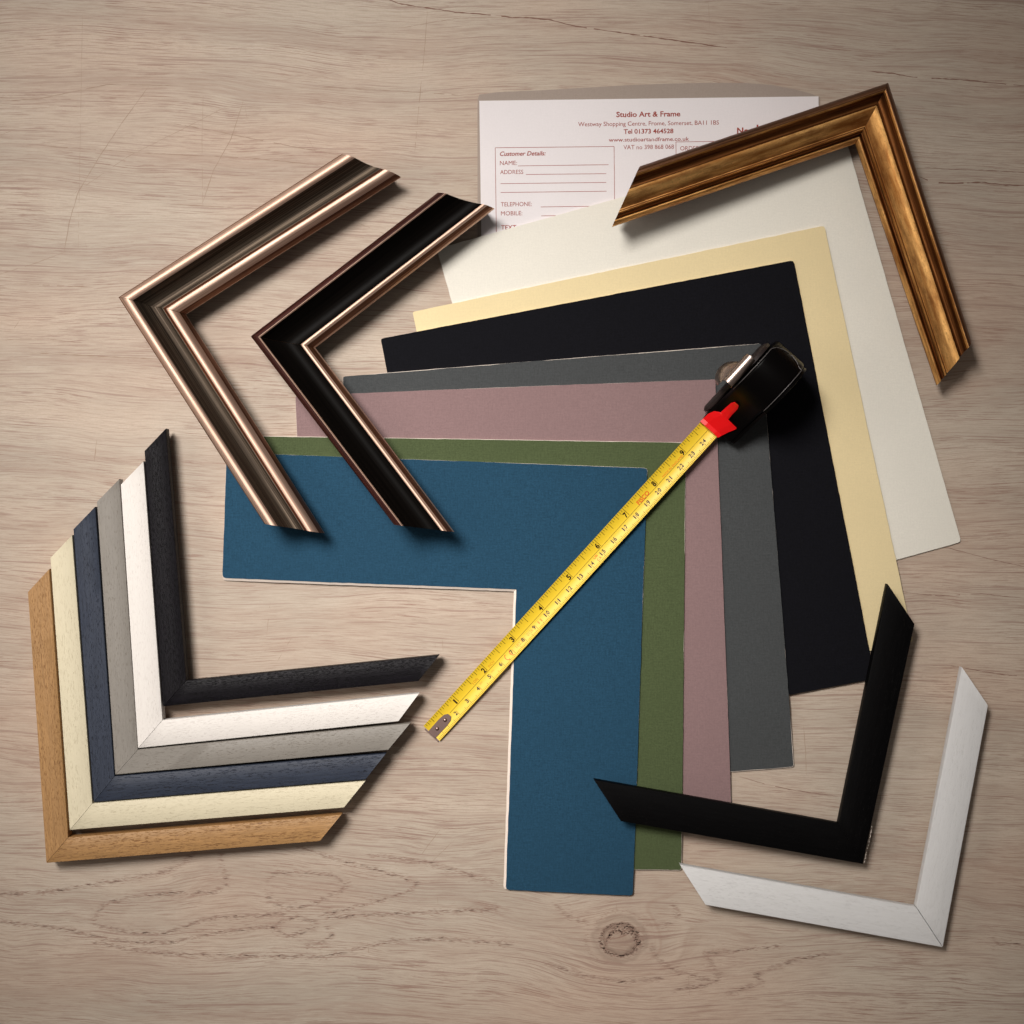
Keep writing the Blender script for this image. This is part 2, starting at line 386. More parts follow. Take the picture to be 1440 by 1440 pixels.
def cap(poly, zf, step=.010):
    """flat polygon cut into cells, lifted by zf(x, y)"""
    bm = bmesh.new(); vs = [bm.verts.new((x, y, 0)) for x, y in poly]; bm.faces.new(vs)
    x0 = min(p[0] for p in poly); x1 = max(p[0] for p in poly); y0 = min(p[1] for p in poly); y1 = max(p[1] for p in poly)
    x = x0+step
    while x < x1:
        bmesh.ops.bisect_plane(bm, geom=bm.verts[:]+bm.edges[:]+bm.faces[:], plane_co=(x, 0, 0), plane_no=(1, 0, 0)); x += step
    y = y0+step
    while y < y1:
        bmesh.ops.bisect_plane(bm, geom=bm.verts[:]+bm.edges[:]+bm.faces[:], plane_co=(0, y, 0), plane_no=(0, 1, 0)); y += step
    bmesh.ops.triangulate(bm, faces=[f for f in bm.faces if len(f.verts) > 4])
    bm.verts.index_update()
    V = [(v.co.x, v.co.y, zf(v.co.x, v.co.y)) for v in bm.verts]; F = [tuple(v.index for v in f.verts) for f in bm.faces]
    bm.free(); return V, F
def loft(a, b):
    n = len(a); return a+b, [(i, (i+1) % n, n+(i+1) % n, n+i) for i in range(n)]
def merge(*parts):
    V, F = [], []
    for v, f in parts:
        k = len(V); V += v; F += [tuple(i+k for i in q) for q in f]
    return V, F

def board(poly_px, label, colour, zn, wear=0, bevel=.0014, group='mount board corner samples fanned out'):
    """poly_px: [left top, outer corner, lower right, lower left, inner corner, left bottom]"""
    k = len(layers)
    c6 = [P(x, y, zn) for x, y in poly_px]; c6 = [(p.x, p.y) for p in c6]
    # outline with worn corners, sampled every few mm; remembers the push of the bevelled window edge
    def push(i, amt):
        a, b, c = c6[3], c6[4], c6[5]
        def nrm(p, q):
            dx, dy = q[0]-p[0], q[1]-p[1]; L = math.hypot(dx, dy); return (dy/L, -dx/L)
        n1, n2 = nrm(a, b), nrm(b, c)
        if (c6[1][0]-b[0])*n1[0]+(c6[1][1]-b[1])*n1[1] > 0: n1 = (-n1[0], -n1[1])
        if (c6[1][0]-b[0])*n2[0]+(c6[1][1]-b[1])*n2[1] > 0: n2 = (-n2[0], -n2[1])
        if i == 3: return (n1[0]*amt, n1[1]*amt)
        if i == 5: return (n2[0]*amt, n2[1]*amt)
        if i == 4: return ((n1[0]+n2[0])*amt, (n1[1]+n2[1])*amt)
        return (0, 0)
    top, bot = [], []
    n = 6
    for i in range(n):
        p, q, o = c6[i], c6[(i+1) % n], c6[i-1]
        L = math.hypot(q[0]-p[0], q[1]-p[1]); u = ((q[0]-p[0])/L, (q[1]-p[1])/L)
        Lo = math.hypot(p[0]-o[0], p[1]-o[1]); uo = ((p[0]-o[0])/Lo, (p[1]-o[1])/Lo)
        r = .0016*random.uniform(.6, 1.4) if i != 4 else 0
        pp, pq = push(i, bevel), push((i+1) % n, bevel)
        if r:
            for t in (0, .5, 1):
                a = (p[0]-uo[0]*r*(1-t)**2*1.0+u[0]*r*t**2, p[1]-uo[1]*r*(1-t)**2+u[1]*r*t**2)
                top.append(a); bot.append((a[0]+pp[0], a[1]+pp[1]))
        else:
            top.append(p); bot.append((p[0]+pp[0], p[1]+pp[1]))
        m = int(L/.004)
        for j in range(1, m):
            t = j/m
            if t*L < .003 or (1-t)*L < .003: continue
            e = random.gauss(0, .00005)
            a = (p[0]+u[0]*L*t-u[1]*e, p[1]+u[1]*L*t+u[0]*e)
            top.append(a)
            b = (a[0]+pp[0]*(1-t)+pq[0]*t, a[1]+pp[1]*(1-t)+pq[1]*t) if i in (3, 4) else a
            bot.append(b)
    zb = lambda x, y: base_z((x, y), k)
    f = .00028
    cx, cy = c6[1]
    th = thing('mount_board', label, 'mount board', (cx, cy, zb(cx, cy)), group)
    lift = lambda pts, dz: [(x, y, zb(x, y)+dz) for x, y in pts]
    face = top
    if wear:
        area = sum(top[i-1][0]*top[i][1]-top[i][0]*top[i-1][1] for i in range(len(top)))
        sg = 1 if area > 0 else -1; face = []; ww = wear
        for i in range(len(top)):
            a, b = top[i-2], top[(i+2) % len(top)]; dx, dy = b[0]-a[0], b[1]-a[1]; L = math.hypot(dx, dy) or 1
            ww = max(0, min(wear*2.2, ww+random.gauss(0, wear*.35)-(ww-wear)*.12))
            face.append((top[i][0]-dy/L*sg*ww, top[i][1]+dx/L*sg*ww))
    V, F = merge(cap(face, lambda x, y: zb(x, y)+T), loft(lift(face, T), lift(face, T-f+.00001)))
    make('face_paper', V, F, colour, th)
    V, F = merge(cap(top, lambda x, y: zb(x, y)+T-f), loft(lift(top, T-f), lift(bot, 0)), cap(bot, lambda x, y: zb(x, y)))
    make('board_core', V, F, M['core'], th)
    layers.append((c6, T))
    return th

# ---- the order form underneath
F0 = P(912, 312)
form = thing('order_form', 'white printed order form with customer details box, half under the ivory board', 'form', (F0.x, F0.y, 0))
fp = [(674, 141.7), (1151, 135.5), (1155, 480), (679, 486)]
bp = [(671.5, 486), (671.5, 150), (671.8, 140), (674, 133), (700, 129.5), (760, 127), (820, 123.5), (880, 120), (940, 117.6), (1000, 116.4), (1050, 116.8), (1085, 119.5), (1115, 125), (1140, 131.5), (1153, 137), (1156, 480)]
def slab(px, z0, z1):
    a = [P(x, y, z1) for x, y in px]; b = [Vector((p.x, p.y, z0)) for p in a]
    n = len(px); V, F = loft([tuple(p) for p in a], [tuple(p) for p in b])
    return V, F+[tuple(range(n)), tuple(range(2*n-1, n-1, -1))]
V, F = slab(bp, .0001, .0004); make('backing_sheet', V, F, M['backing'], form)
V, F = slab(fp, .0005, .0009); sheet = make('printed_sheet', V, F, M['paper'], form)
layers.append(([tuple(P(x, y))[:2] for x, y in fp], .0009))

# text -> flat triangles in local metres
dg_cache = {}
def text_geo(s, bold=0.0, shear=0.0):
    key_ = (s, bold, shear)
    if key_ in dg_cache: return dg_cache[key_]
    cu = bpy.data.curves.new('t', 'FONT'); cu.body = s; cu.size = 1; cu.offset = bold; cu.shear = shear; cu.resolution_u = 3
    ob = bpy.data.objects.new('t', cu); C.objects.link(ob)
    bpy.context.view_layer.update()
    dg = bpy.context.evaluated_depsgraph_get(); me = bpy.data.meshes.new_from_object(ob.evaluated_get(dg))
    V = [(v.co.x, v.co.y) for v in me.vertices]; F = [tuple(p.vertices) for p in me.polygons]
    bpy.data.objects.remove(ob); bpy.data.curves.remove(cu); bpy.data.meshes.remove(me)
    dg_cache[key_] = (V, F); return V, F
CAP = .73                      # cap height of the built-in font at size 1
def measure(V): xs = [v[0] for v in V]; return min(xs), max(xs)

PV, PF = [], []
frot = math.atan2(6.2, 477)
def ftext(s, x, y, cap_px, width_px=None, align='l', bold=0, shear=0):
    """x, y = left or centre of the baseline in photo pixels"""
    V, F = text_geo(s, bold, shear); a, b = measure(V)
    k = cap_px/CAP; kx = width_px/(b-a) if width_px else k*.86
    off = -a if align == 'l' else -(a+b)/2
    base = len(PV)
    for vx, vy in V:
        lx, ly = (vx+off)*kx, vy*k
        PV.append(P(x+lx*math.cos(frot)+0, y-ly-lx*math.sin(frot), .00094))
    for q in F: PF.append(tuple(i+base for i in q))
def fline(x0, y0, x1, y1, wd=.7):
    L = math.hypot(x1-x0, y1-y0); nx, ny = -(y1-y0)/L*wd/2, (x1-x0)/L*wd/2; b = len(PV)
    for x, y in ((x0+nx, y0+ny), (x1+nx, y1+ny), (x1-nx, y1-ny), (x0-nx, y0-ny)): PV.append(P(x, y, .00094))
    PF.append((b, b+1, b+2, b+3))
ftext('Studio Art & Frame', 911.7, 164, 7.6, 90, 'c', .022)
ftext('Westway Shopping Centre, Frome, Somerset, BA11 1BS', 912, 176.4, 6.3, 198, 'c', .002)
ftext('Tel 01373 464528', 912, 187.6, 6.6, 70, 'c', .022)
ftext('www.studioartandframe.co.uk', 912.5, 198.6, 5.8, 113, 'c', .008)
ftext('VAT no 398 868 068', 912.2, 209.6, 6.3, 71, 'c', .0)
ftext('No.', 1036.5, 187.8, 8.6, 19, 'l', .03)
ftext('1', 1064, 187, 12, 2.4, 'l', .03)
ftext('Customer Details:', 703, 219.2, 6.3, 64.5, 'l', .018, .25)
ftext('NAME:', 703, 232.3, 6.3, 24); ftext('ADDRESS', 703.3, 244.9, 6.1, 32.5)
ftext('TELEPHONE:', 704.3, 290.3, 6.3, 43.5); ftext('MOBILE:', 704.5, 303, 6.2, 30)
ftext('TEXT \u2013 YES / NO', 704.6, 322.7, 6.2, 66, 'l', .012)
ftext('ORDER DATE', 956.5, 211.5, 6.2, 50)
for q in ((696.4, 207.8, 863.6, 206), (696.4, 207.8, 699.2, 420), (863.6, 206, 865.3, 420),
          (728.4, 233.3, 855.8, 231.6), (739.5, 245.4, 852.5, 244.2), (704, 258.3, 852.5, 256.5), (704, 270.7, 853, 268.9),
          (760.5, 291, 853, 289.8), (761, 303.6, 853.5, 302.4), (950.5, 199.6, 1120, 197.4), (950.5, 199.6, 952, 330)):
    fline(*q)
make('printing', PV, PF, M['ink'], sheet)

def Lsh(A, Cn, B, wd=183):
    """six corners of an L from left-top A, outer corner Cn, lower-right B"""
    a = Vector((A[0]-Cn[0], A[1]-Cn[1])).normalized(); b = Vector((B[0]-Cn[0], B[1]-Cn[1])).normalized()
    A_, C_, B_ = Vector(A), Vector(Cn), Vector(B)
    s = 1/abs(a.x*b.y-a.y*b.x)
    return [A, Cn, B, tuple(B_+a*wd), tuple(C_+(a+b)*wd*s), tuple(A_+b*wd)]
zt = lambda i: .0009+T*i+.0002
board(Lsh((614, 350), (1188, 190), (1352, 762)), 'ivory white mount board, bottom of the fan and reaching farthest right', M['white'], zt(0.6))
board(Lsh((580, 438.6), (1159, 317.5), (1285, 903)), 'cream yellow mount board between the ivory and the black boards', M['cream'], zt(1.5))
board(Lsh((535, 476), (1116, 366), (1231, 955)), 'black mount board lying on the cream board under the tape measure case', M['black'], zt(2.5))
board(Lsh((481, 529), (1070, 483), (1118, 1080)), 'charcoal grey mount board between the black and the mauve boards', M['grey'], zt(3.5), .00016)
board(Lsh((414, 556), (1006, 533.3), (1030, 1140)), 'dusty mauve pink mount board between the grey and the green boards', M['mauve'], zt(4.5), .00006)
board(Lsh((360, 612.5), (965, 622), (959.7, 1227)), 'olive green mount board directly under the blue board', M['green'], zt(5.5), .00013)
board([(316, 636), (911, 658), (891, 1263), (711, 1255), (726, 829.5), (310, 813.5)],
      'petrol blue mount board on top of the fan, with a white cut inner edge', M['blue'], zt(6.5), .00008)

# ------------------------------------------------------------ frame corner samples
def corner(label, q1, q2, prof, mats, zref, group, lift=(0, 0), gap=.00012, end_mat=None, cat='frame corner', up=0):
    """q = (outer end, inner end) pixels of each arm + shared apex; prof = [(t, z, material index)] from the outer bottom over the top"""
    prof = [(t, z+up if z > .0001 else z, m) for t, z, m in prof]; zref += up
    (oe1, ie1), (oe2, ie2), (ao, ai) = q1[:2], q2[:2], q1[2]
    pts = {n: P(p[0], p[1], zref) for n, p in dict(oe1=oe1, ie1=ie1, oe2=oe2, ie2=ie2, ao=ao, ai=ai).items()}
    O = pts['ao']
    e1 = pts['oe1']-O; e2 = pts['oe2']-O
    det = e1.x*e2.y-e1.y*e2.x
    def ab(p):
        d = p-O; return ((d.x*e2.y-d.y*e2.x)/det, (e1.x*d.y-e1.y*d.x)/det)
    # rest each arm on whatever lies below it
    hs = []
    for oe, ie, ai_ in (('oe1', 'ie1', 0), ('oe2', 'ie2', 1)):
        h = 0
        for i in range(1, 41):
            for t in (0, .25, .5, .75, 1):
                s = i/40
                p = (pts['ao'].lerp(pts['ai'], t)).lerp(pts[oe].lerp(pts[ie], t), s)
                c = ab(p)[ai_]
                if c > .12: h = max(h, surf((p.x, p.y))/c)
        hs.append(h)
    def zl(p):
        a, b = ab(p); return .0001+a*hs[0]+b*hs[1]
    th = thing('frame_corner', label, cat, (O.x, O.y, 0), group)
    for oe, ie in (('oe1', 'ie1'), ('oe2', 'ie2')):
        d = (pts[oe]-pts['ao']).normalized()
        n = len(prof); V, U, F, MI = [], [], [], []
        vv = 0
        segs = 24
        for k in range(segs+1):
            s = k/segs
            for i, (t, z, m) in enumerate(prof):
                A = pts['ao'].lerp(pts['ai'], t)+d*gap; E = pts[oe].lerp(pts[ie], t)
                p = A.lerp(E, s); V.append((p.x, p.y, z+zl(p)))
                # profile length as the second UV axis
                if i == 0: vv = 0
                else: vv += math.hypot((t-prof[i-1][0])*(pts['ao']-pts['ai']).length*.7, z-prof[i-1][1])
                U.append(((p-O).dot(d), vv))
        for k in range(segs):
            for i in range(n):
                j = (i+1) % n; F.append((k*n+i, k*n+j, (k+1)*n+j, (k+1)*n+i)); MI.append(prof[i][2])
        em = len(mats)
        base = len(V)
        for kk in (0, segs):
            b = len(V)
            for i in range(n): V.append(V[kk*n+i]); U.append(U[kk*n+i])
            F.append(tuple(range(b, b+n))); MI.append(em)
        o = make('rail', V, F, list(mats)+[end_mat or M['raw']], th, U, MI, smooth=True)
        me = o.data
        # keep profile arrises crisp, curves smooth
        me.set_sharp_from_angle(angle=R(32))
    return th

# flat mouldings -------------------------------------------------
hf = .0155
def flat_prof(h=hf, r=.045, lip=True):
    pr = [(0, 0, 0), (0, h-.0007, 0), (.012, h-.0002, 0), (.035, h, 0)]
    pr += [(.965, h, 0), (.988, h-.0002, 0), (1, h-.0007, 0), (1, h-.006, 0), (.99, .005, 0), (.72, .005, 0), (.72, 0, 0)]
    return pr
GL = 'square profile frame corners nested at left'
flats = [
 ('black open grain frame corner, innermost of the nested set', ((203, 634.6), (233.5, 602.5)), ((588, 958), (617.6, 921.3)), ((229.5, 993.5), (262, 957)), 'f_black'),
 ('matt white frame corner nested between the black and the greige ones', ((169.6, 682), (202, 648.7)), ((559.7, 1014.6), (589.3, 975)), ((194, 1052.3), (228.7, 1012.5)), 'f_white'),
 ('greige painted frame corner nested between the white and the navy ones', ((136, 706), (168, 673.7)), ((545.6, 1054.7), (576.7, 1017)), ((162, 1089.7), (194, 1054.2)), 'f_grey'),
 ('navy blue stained frame corner nested between the greige and the cream ones', ((103, 744.6), (134, 712.5)), ((513.7, 1096.3), (542.7, 1059.5)), ((131.7, 1128), (161.3, 1091.5)), 'navy'),
 ('cream painted frame corner nested between the navy and the natural oak ones', ((70.6, 785), (101.5, 752.5)), ((483, 1136), (513.7, 1098.2)), ((98, 1167.5), (130, 1129.7)), 'f_cream'),
 ('natural oak frame corner, outermost of the nested set', ((39, 833), (69.5, 800)), ((449.5, 1183), (480, 1145.6)), ((65, 1213.7), (96, 1177.5)), 'oak'),
]
for lab, a, b, ap, mt in flats:
    corner(lab, (a[0], a[1], ap), (b[0], b[1]), flat_prof(), [M[mt]], hf, GL, end_mat=M[mt])
def corner2(label, arm1, arm2, apex, *a, **k): return corner(label, (arm1[0], arm1[1], apex), (arm2[0], arm2[1]), *a, **k)
GR = 'square profile frame corners at lower right'
blk = corner2('wide plain black lacquered frame corner lying over the ends of the boards', ((873, 1154), (834.6, 1095)), ((1286, 878), (1247.3, 821)), ((1215, 1216.7), (1180.5, 1158.5)),
        flat_prof(.0135), [M['lacquer']], .0165, GR, end_mat=M['lacquer'], gap=.00003)
corner2('chalky white frame corner with open mitre at the lower right of the table', ((992, 1271.7), (955.4, 1214.6)), ((1389.6, 992.5), (1352.5, 938)), ((1326, 1332.5), (1288, 1275)),
        flat_prof(.0125), [M['chalk']], .0125, GR, end_mat=M['chalk'], gap=.0002)

# chipped paint along the outer edge near the mitre
V, F = [], []
for i in range(26):
    s_ = random.uniform(.004, .16); x = 1215+71*s_+random.uniform(-.5, .5); y = 1216.7-338.7*s_
    a, b_ = random.uniform(.3, .9), random.uniform(.4, 1.6); q = len(V)
    for dx, dy in ((-a, 0), (0, -b_), (a, .1), (.1, b_)): V.append(P(x+dx, y+dy, .0137+.0026*random.random()*0+.00035))
    F.append((q, q+1, q+2, q+3))
make('paint_chips', V, F, M['core'], blk)

# ornate mouldings ----------------------------------------------
def arc(t0, z0, t1, z1, bulge, n, m):
    """points strictly after the first up to the last, bulging up by bulge"""
    out = []
    for i in range(1, n+1):
        s = i/n; out.append((t0+(t1-t0)*s, z0+(z1-z0)*s+bulge*4*s*(1-s), m))
    return out
def setmat(seq, m): return [(t, z, m) for t, z, _ in seq]
GO = 'ornate scooped frame corners'
# bronze scoop: bead, deep cove, bead, dropping lip
pr = [(.10, 0, 1), (.07, .008, 1), (0, .017, 1), (0.0, .0195, 1)]
pr += setmat(arc(0, .0200, .24, .0222, .0021, 10, 0), 0)
pr[-1] = (pr[-1][0], pr[-1][1], 2)
pr += setmat(arc(.24, .0225, .66, .0150, -.0045, 12, 2), 2)
pr += [(.675, .0150, 1), (.69, .0146, 1)]
pr += setmat(arc(.70, .0152, .90, .0138, .0014, 8, 0), 0)
pr += setmat(arc(.90, .0136, .985, .0095, .0008, 4, 1), 1)
pr += [(1.0, .0085, 0), (1.0, .0070, 2), (.84, .0068, 2), (.82, 0, 2)]
corner2('bronze frame corner with dark scooped middle, upper left beside the black scooped one',
        ((481, 218), (562.6, 245.6)), ((374.4, 736.4), (455.5, 750)), ((168, 418.7), (257.7, 440)),
        pr, [M['bronze'], M['bronze_dark'], M['scoop']], .017, GO, end_mat=M['raw'], up=.006)
# black scoop with thin bronze lines
pr = [(.08, 0, 1), (.04, .008, 1), (0, .018, 1), (0, .0195, 1)]
pr = setmat(pr, 3)+setmat(arc(0, .0195, .115, .0222, .0006, 4, 3), 3)
pr += setmat(arc(.115, .0222, .165, .0222, .0006, 4, 0), 0)
pr[-1] = (pr[-1][0], pr[-1][1], 2)
pr += setmat(arc(.165, .0220, .765, .0140, -.0040, 14, 2), 2)
pr += setmat(arc(.765, .0140, .87, .0140, .0008, 6, 0), 0)
pr += setmat(arc(.86, .0138, .92, .0125, .0006, 3, 1), 1)
pr += setmat(arc(.92, .0121, .965, .0105, .0006, 3, 1), 1)
pr += setmat(arc(.965, .0101, 1.0, .0085, .0004, 3, 0), 0)
pr += [(1.0, .0070, 2), (.86, .0068, 2), (.84, 0, 2)]
corner2('glossy black scooped frame corner with bronze beaded edges, reaching onto the blue board',
        ((616, 272), (695, 291)), ((555.6, 737.8), (639, 748)), ((352.8, 473), (441, 487)),
        pr, [M['bronze'], M['bronze_dark'], M['gloss_black'], M['maroon']], .019, GO, end_mat=M['raw'], up=.006)
# antique gold
pr = [(.05, 0, 2), (.03, .010, 2), (0, .018, 2), (0, .020, 2)]
pr += setmat(arc(0, .020, .15, .0255, .0014, 8, 2), 2)
pr += setmat(arc(.15, .0250, .19, .0244, .0006, 3, 0), 0)
pr += [(.20, .0236, 1)]
pr += setmat(arc(.20, .0236, .40, .0200, -.0020, 8, 1), 1)
pr[-1] = (pr[-1][0], pr[-1][1], 0)
pr += setmat(arc(.40, .0200, .72, .0138, .0016, 12, 0), 0)
pr += [(.735, .0138, 1), (.755, .0138, 1)]
pr += setmat(arc(.755, .0138, .80, .0134, .0009, 4, 0), 0)
pr += [(.81, .0122, 1)]
pr += setmat(arc(.81, .0122, .865, .0116, .0010, 5, 1), 1)
pr += [(.875, .0104, 1)]
pr += setmat(arc(.875, .0104, .985, .0088, .0020, 7, 0), 0)
pr += [(1.0, .0075, 1), (1.0, .0065, 1), (.86, .0062, 1), (.84, 0, 1)]
corner2('antique gold leaf frame corner lying over the order form and the ivory board',
        ((897.5, 239.5), (860.5, 319.5)), ((1365.5, 480), (1322.5, 540)), ((1248.6, 117), (1207, 197.5)),
        pr, [M['gold'], M['gold_dark'], M['taupe']], .019, GO, end_mat=M['raw'], up=.006)

# ------------------------------------------------------------ tape measure
px0, px9 = (606.9, 1031.3), (966, 637.5)
dpx = Vector((px9[0]-px0[0], px9[1]-px0[1])); dpx.normalize()
dirw = Vector((dpx.x, -dpx.y, 0)); nrm = Vector((-dirw.y, dirw.x, 0))     # nrm points to the upper left
org = P(*px0, 0)
IN = .0254
Ltot = .0254*10.05
# lay the blade as a straight line just clear of the boards
slope = max(((surf((p.x, p.y))+.0004)/s if s > .03 else 0) for s in [i*.004 for i in range(8, 62)] for wv in (-.005, 0, .005) for p in [org+dirw*s+nrm*wv])
zc = lambda s: .0006+slope*s
print('tape slope', slope, 'mouth z', zc(Ltot-.005))
zm = zc(Ltot)
case_floor = max(surf((p.x, p.y)) for s in (.25, .26, .28, .30) for wv in (-.012, 0, .014) for p in [org+dirw*s+nrm*wv])
print('case floor', case_floor)
BW = .0066
def stretch(s):   # counter the slow rise so the inch marks stay where they are read
    return s
def bl(s, wv, lift=0.0):
    """point on the cupped blade"""
    z = zc(s)+.0017*(wv/BW)**2
    p = org+dirw*s*(H-z)/H*(1.0)+nrm*wv
    # the blade climbs towards the lens, so its plan shifts slightly outward from the photograph's foot point
    q = p*1.0
    k = (H-z)/H
    c = P(px0[0], px0[1], 0)
    return Vector((org.x*k+dirw.x*s*k+nrm.x*wv, org.y*k+dirw.y*s*k+nrm.y*wv, z+lift))
tape = thing('tape_measure', 'black tape measure with yellow blade pulled out across the boards', 'tape measure', tuple(org))
V, U, F = [], [], []
ns, nw = 70, 10
def blade_side(dz):
    out = []
    for i in range(ns+1):
        for j in range(nw+1):
            s = Ltot*i/ns; wv = BW*(2*j/nw-1)
            out.append(bl(s, wv, dz))
    return out
V = blade_side(0)+blade_side(-.00016); N1 = (ns+1)*(nw+1)
for i in range(ns):
    for j in range(nw):
        a = i*(nw+1)+j; F.append((a, a+1, a+nw+2, a+nw+1)); F.append((N1+a, N1+a+nw+1, N1+a+nw+2, N1+a+1))
for i in range(ns):
    for j in (0, nw):
        a = i*(nw+1)+j; b = a+nw+1; F.append((a, b, N1+b, N1+a))
for j in range(nw):
    for i in (0, ns):
        a = i*(nw+1)+j; F.append((a, a+1, N1+a+1, N1+a))
blade = make('blade', V, F, M['yellow'], tape, smooth=False)
blade.data.set_sharp_from_angle(angle=R(40)); blade.data.polygons.foreach_set('use_smooth', [True]*len(blade.data.polygons))

marks = {k_: ([], []) for k_ in ('b', 'f', 'ce', 'uk', 'mk', 'og')}
LZ = .00006
def tquad(s0, s1, w0, w1, which='b'):
    V, F = marks[which]; b = len(V)
    nseg = max(1, int(abs(w1-w0)/.0015))
    nss = max(1, int(abs(s1-s0)/.02))
    for i in range(nseg+1):
        for j in range(nss+1):
            V.append(bl(s0+(s1-s0)*j/nss, w0+(w1-w0)*i/nseg, LZ))
    for i in range(nseg):
        for j in range(nss):
            a = b+i*(nss+1)+j; F.append((a, a+1, a+nss+2, a+nss+1))
def ttext(s_, s, wv, cap_m, width=None, bold=0, which='b', align='c'):
    Vt, Ft = text_geo(s_, bold); a, b = measure(Vt)
    k = cap_m/CAP; kx = width/(b-a) if width else k*.85
    off = -(a+b)/2 if align == 'c' else -a
    V, F = marks[which]; base = len(V)
    for vx, vy in Vt: V.append(bl(s+(vx+off)*kx, wv+vy*k, LZ+.00002))
    for q in Ft: F.append(tuple(i+base for i in q))
top_w, bot_w = BW-.0001, -BW+.0001
for i in range(1, int(9.9*16)):
    s = i*IN/16
    if s > Ltot-.002: break
    ln = .0050 if i % 16 == 0 else .0042 if i % 8 == 0 else .0030 if i % 4 == 0 else .0022 if i % 2 == 0 else .0015
    if i % 16 == 0: ln = .0058
    wd = .00022 if i % 4 else .00027
    tquad(s-wd/2, s+wd/2, top_w-ln, top_w)
for i in range(1, 248):
    s = i*.001
    if s > Ltot-.002: break
    ln = .0024 if i % 5 == 0 else .0015
    if i % 10 == 0: ln = .0028
    tquad(s-.00010, s+.00010, bot_w, bot_w+ln)
    if i % 10 == 0: tquad(s-.00010, s+.00010, bot_w, bot_w+.0048)
tquad(.0165, Ltot-.002, .0000, .00020)
for n in range(1, 10):
    ttext(str(n), n*IN-.0016, .00075, .0034, .0021 if n > 1 else .0010, .034)
for n in range(2, 25):
    s = n*.01; t_ = str(n)
    if len(t_) == 1: ttext(t_, s-.0012, -.0038, .0026, .0017, .028)
    else:
        ttext(t_[0], s-.0011, -.0038, .0026, .0015 if t_[0] != '1' else .0007, .028)
        ttext(t_[1], s+.0012, -.0038, .0026, .0015 if t_[1] != '1' else .0007, .028)
ttext('10ft', 1.62*IN, .0008, .0020, .0046, 0, 'f'); ttext('INCH', 2.17*IN, .0008, .0017, .0046, 0, 'f')
ttext('3m', .0425, -.0020, .0013, .0022, 0, 'f'); ttext('cm', .0525, -.0022, .0012, .0020, 0, 'f')
# CE mark drawn as two open arcs
def arc_mark(sc_, wc, r, which='ce', bar=False):
    V, F = marks[which]; b = len(V); n = 14
    for i in range(n+1):
        a = R(105)+R(150)*i/n
        for rr in (r-.00022, r+.00022): V.append(bl(sc_+rr*math.cos(a), wc+rr*math.sin(a), LZ+.00003))
    for i in range(n): F.append((b+2*i, b+2*i+1, b+2*i+3, b+2*i+2))
    if bar: tquad(sc_-r, sc_-r*.1, wc-.0002, wc+.0002, which)
arc_mark(.0655, -.0028, .0021); arc_mark(.0695, -.0028, .0021, bar=True)
ttext('1823', .0754, -.0036, .0021, .0052, 0, 'f')
for s0, s1 in ((.0712, .0788), (.0815, .0885), (.0915, .0985)):
    tquad(s0, s1, -.0009, -.0008, 'f'); tquad(s0, s1, -.0052, -.0051, 'f'); tquad(s1-.00006, s1+.00006, -.0052, -.0008, 'f')
ttext('0126', .0850, -.0036, .0021, .0046, 0, 'f'); ttext('II', .0940, -.0036, .0021, .0030, 0, 'f')
ttext('UK', .1455, -.0020, .0016, .0034, .01, 'uk'); ttext('CA', .1462, -.0044, .0016, .0032, .01, 'uk')
ttext('FISCO', 7.52*IN, .0003, .0026, .0098, .03, 'mk')
ttext('MADE IN ENGLAND', 8.55*IN, .0005, .0014, .0180, 0, 'og')
for key_, nm, mt in (('b', 'scale_print', 'tape_black'), ('f', 'faint_print', 'tape_faint'), ('ce', 'conformity_mark', 'tape_red'),
                     ('uk', 'conformity_mark', 'tape_red'), ('mk', 'maker_name', 'tape_red'), ('og', 'origin_text', 'tape_red')):
    make(nm, marks[key_][0], marks[key_][1], M[mt], blade)

# end hook with two rivets
V, F = [], []
hs0, hs1 = -.0004, .0155
prof_h = [(hs0, .0028), (.001, .0030), (.010, .0031), (.0135, .0026), (.0155, .0012)]
for dz in (.0006, .0002):
    for s, hw in prof_h:
        for wv in (-hw, -hw*.4, hw*.4, hw):
            q = bl(max(s, 0), wv-.0006, 0); q = q+dirw*min(s, 0); q.z = zc(0)+.0009*0+dz+.0004+slope*max(s, 0); V.append(q)
n4 = len(prof_h)*4
for k in range(len(prof_h)-1):
    for j in range(3):
        a = k*4+j; F.append((a, a+1, a+5, a+4)); F.append((n4+a, n4+a+4, n4+a+5, n4+a+1))
    for j in (0, 3):
        a = k*4+j; F.append((a, a+4, n4+a+4, n4+a))
for j in range(3):
    F.append((j, j+1, n4+j+1, n4+j)); a = n4-4+j; F.append((a, a+1, n4+a+1, n4+a))
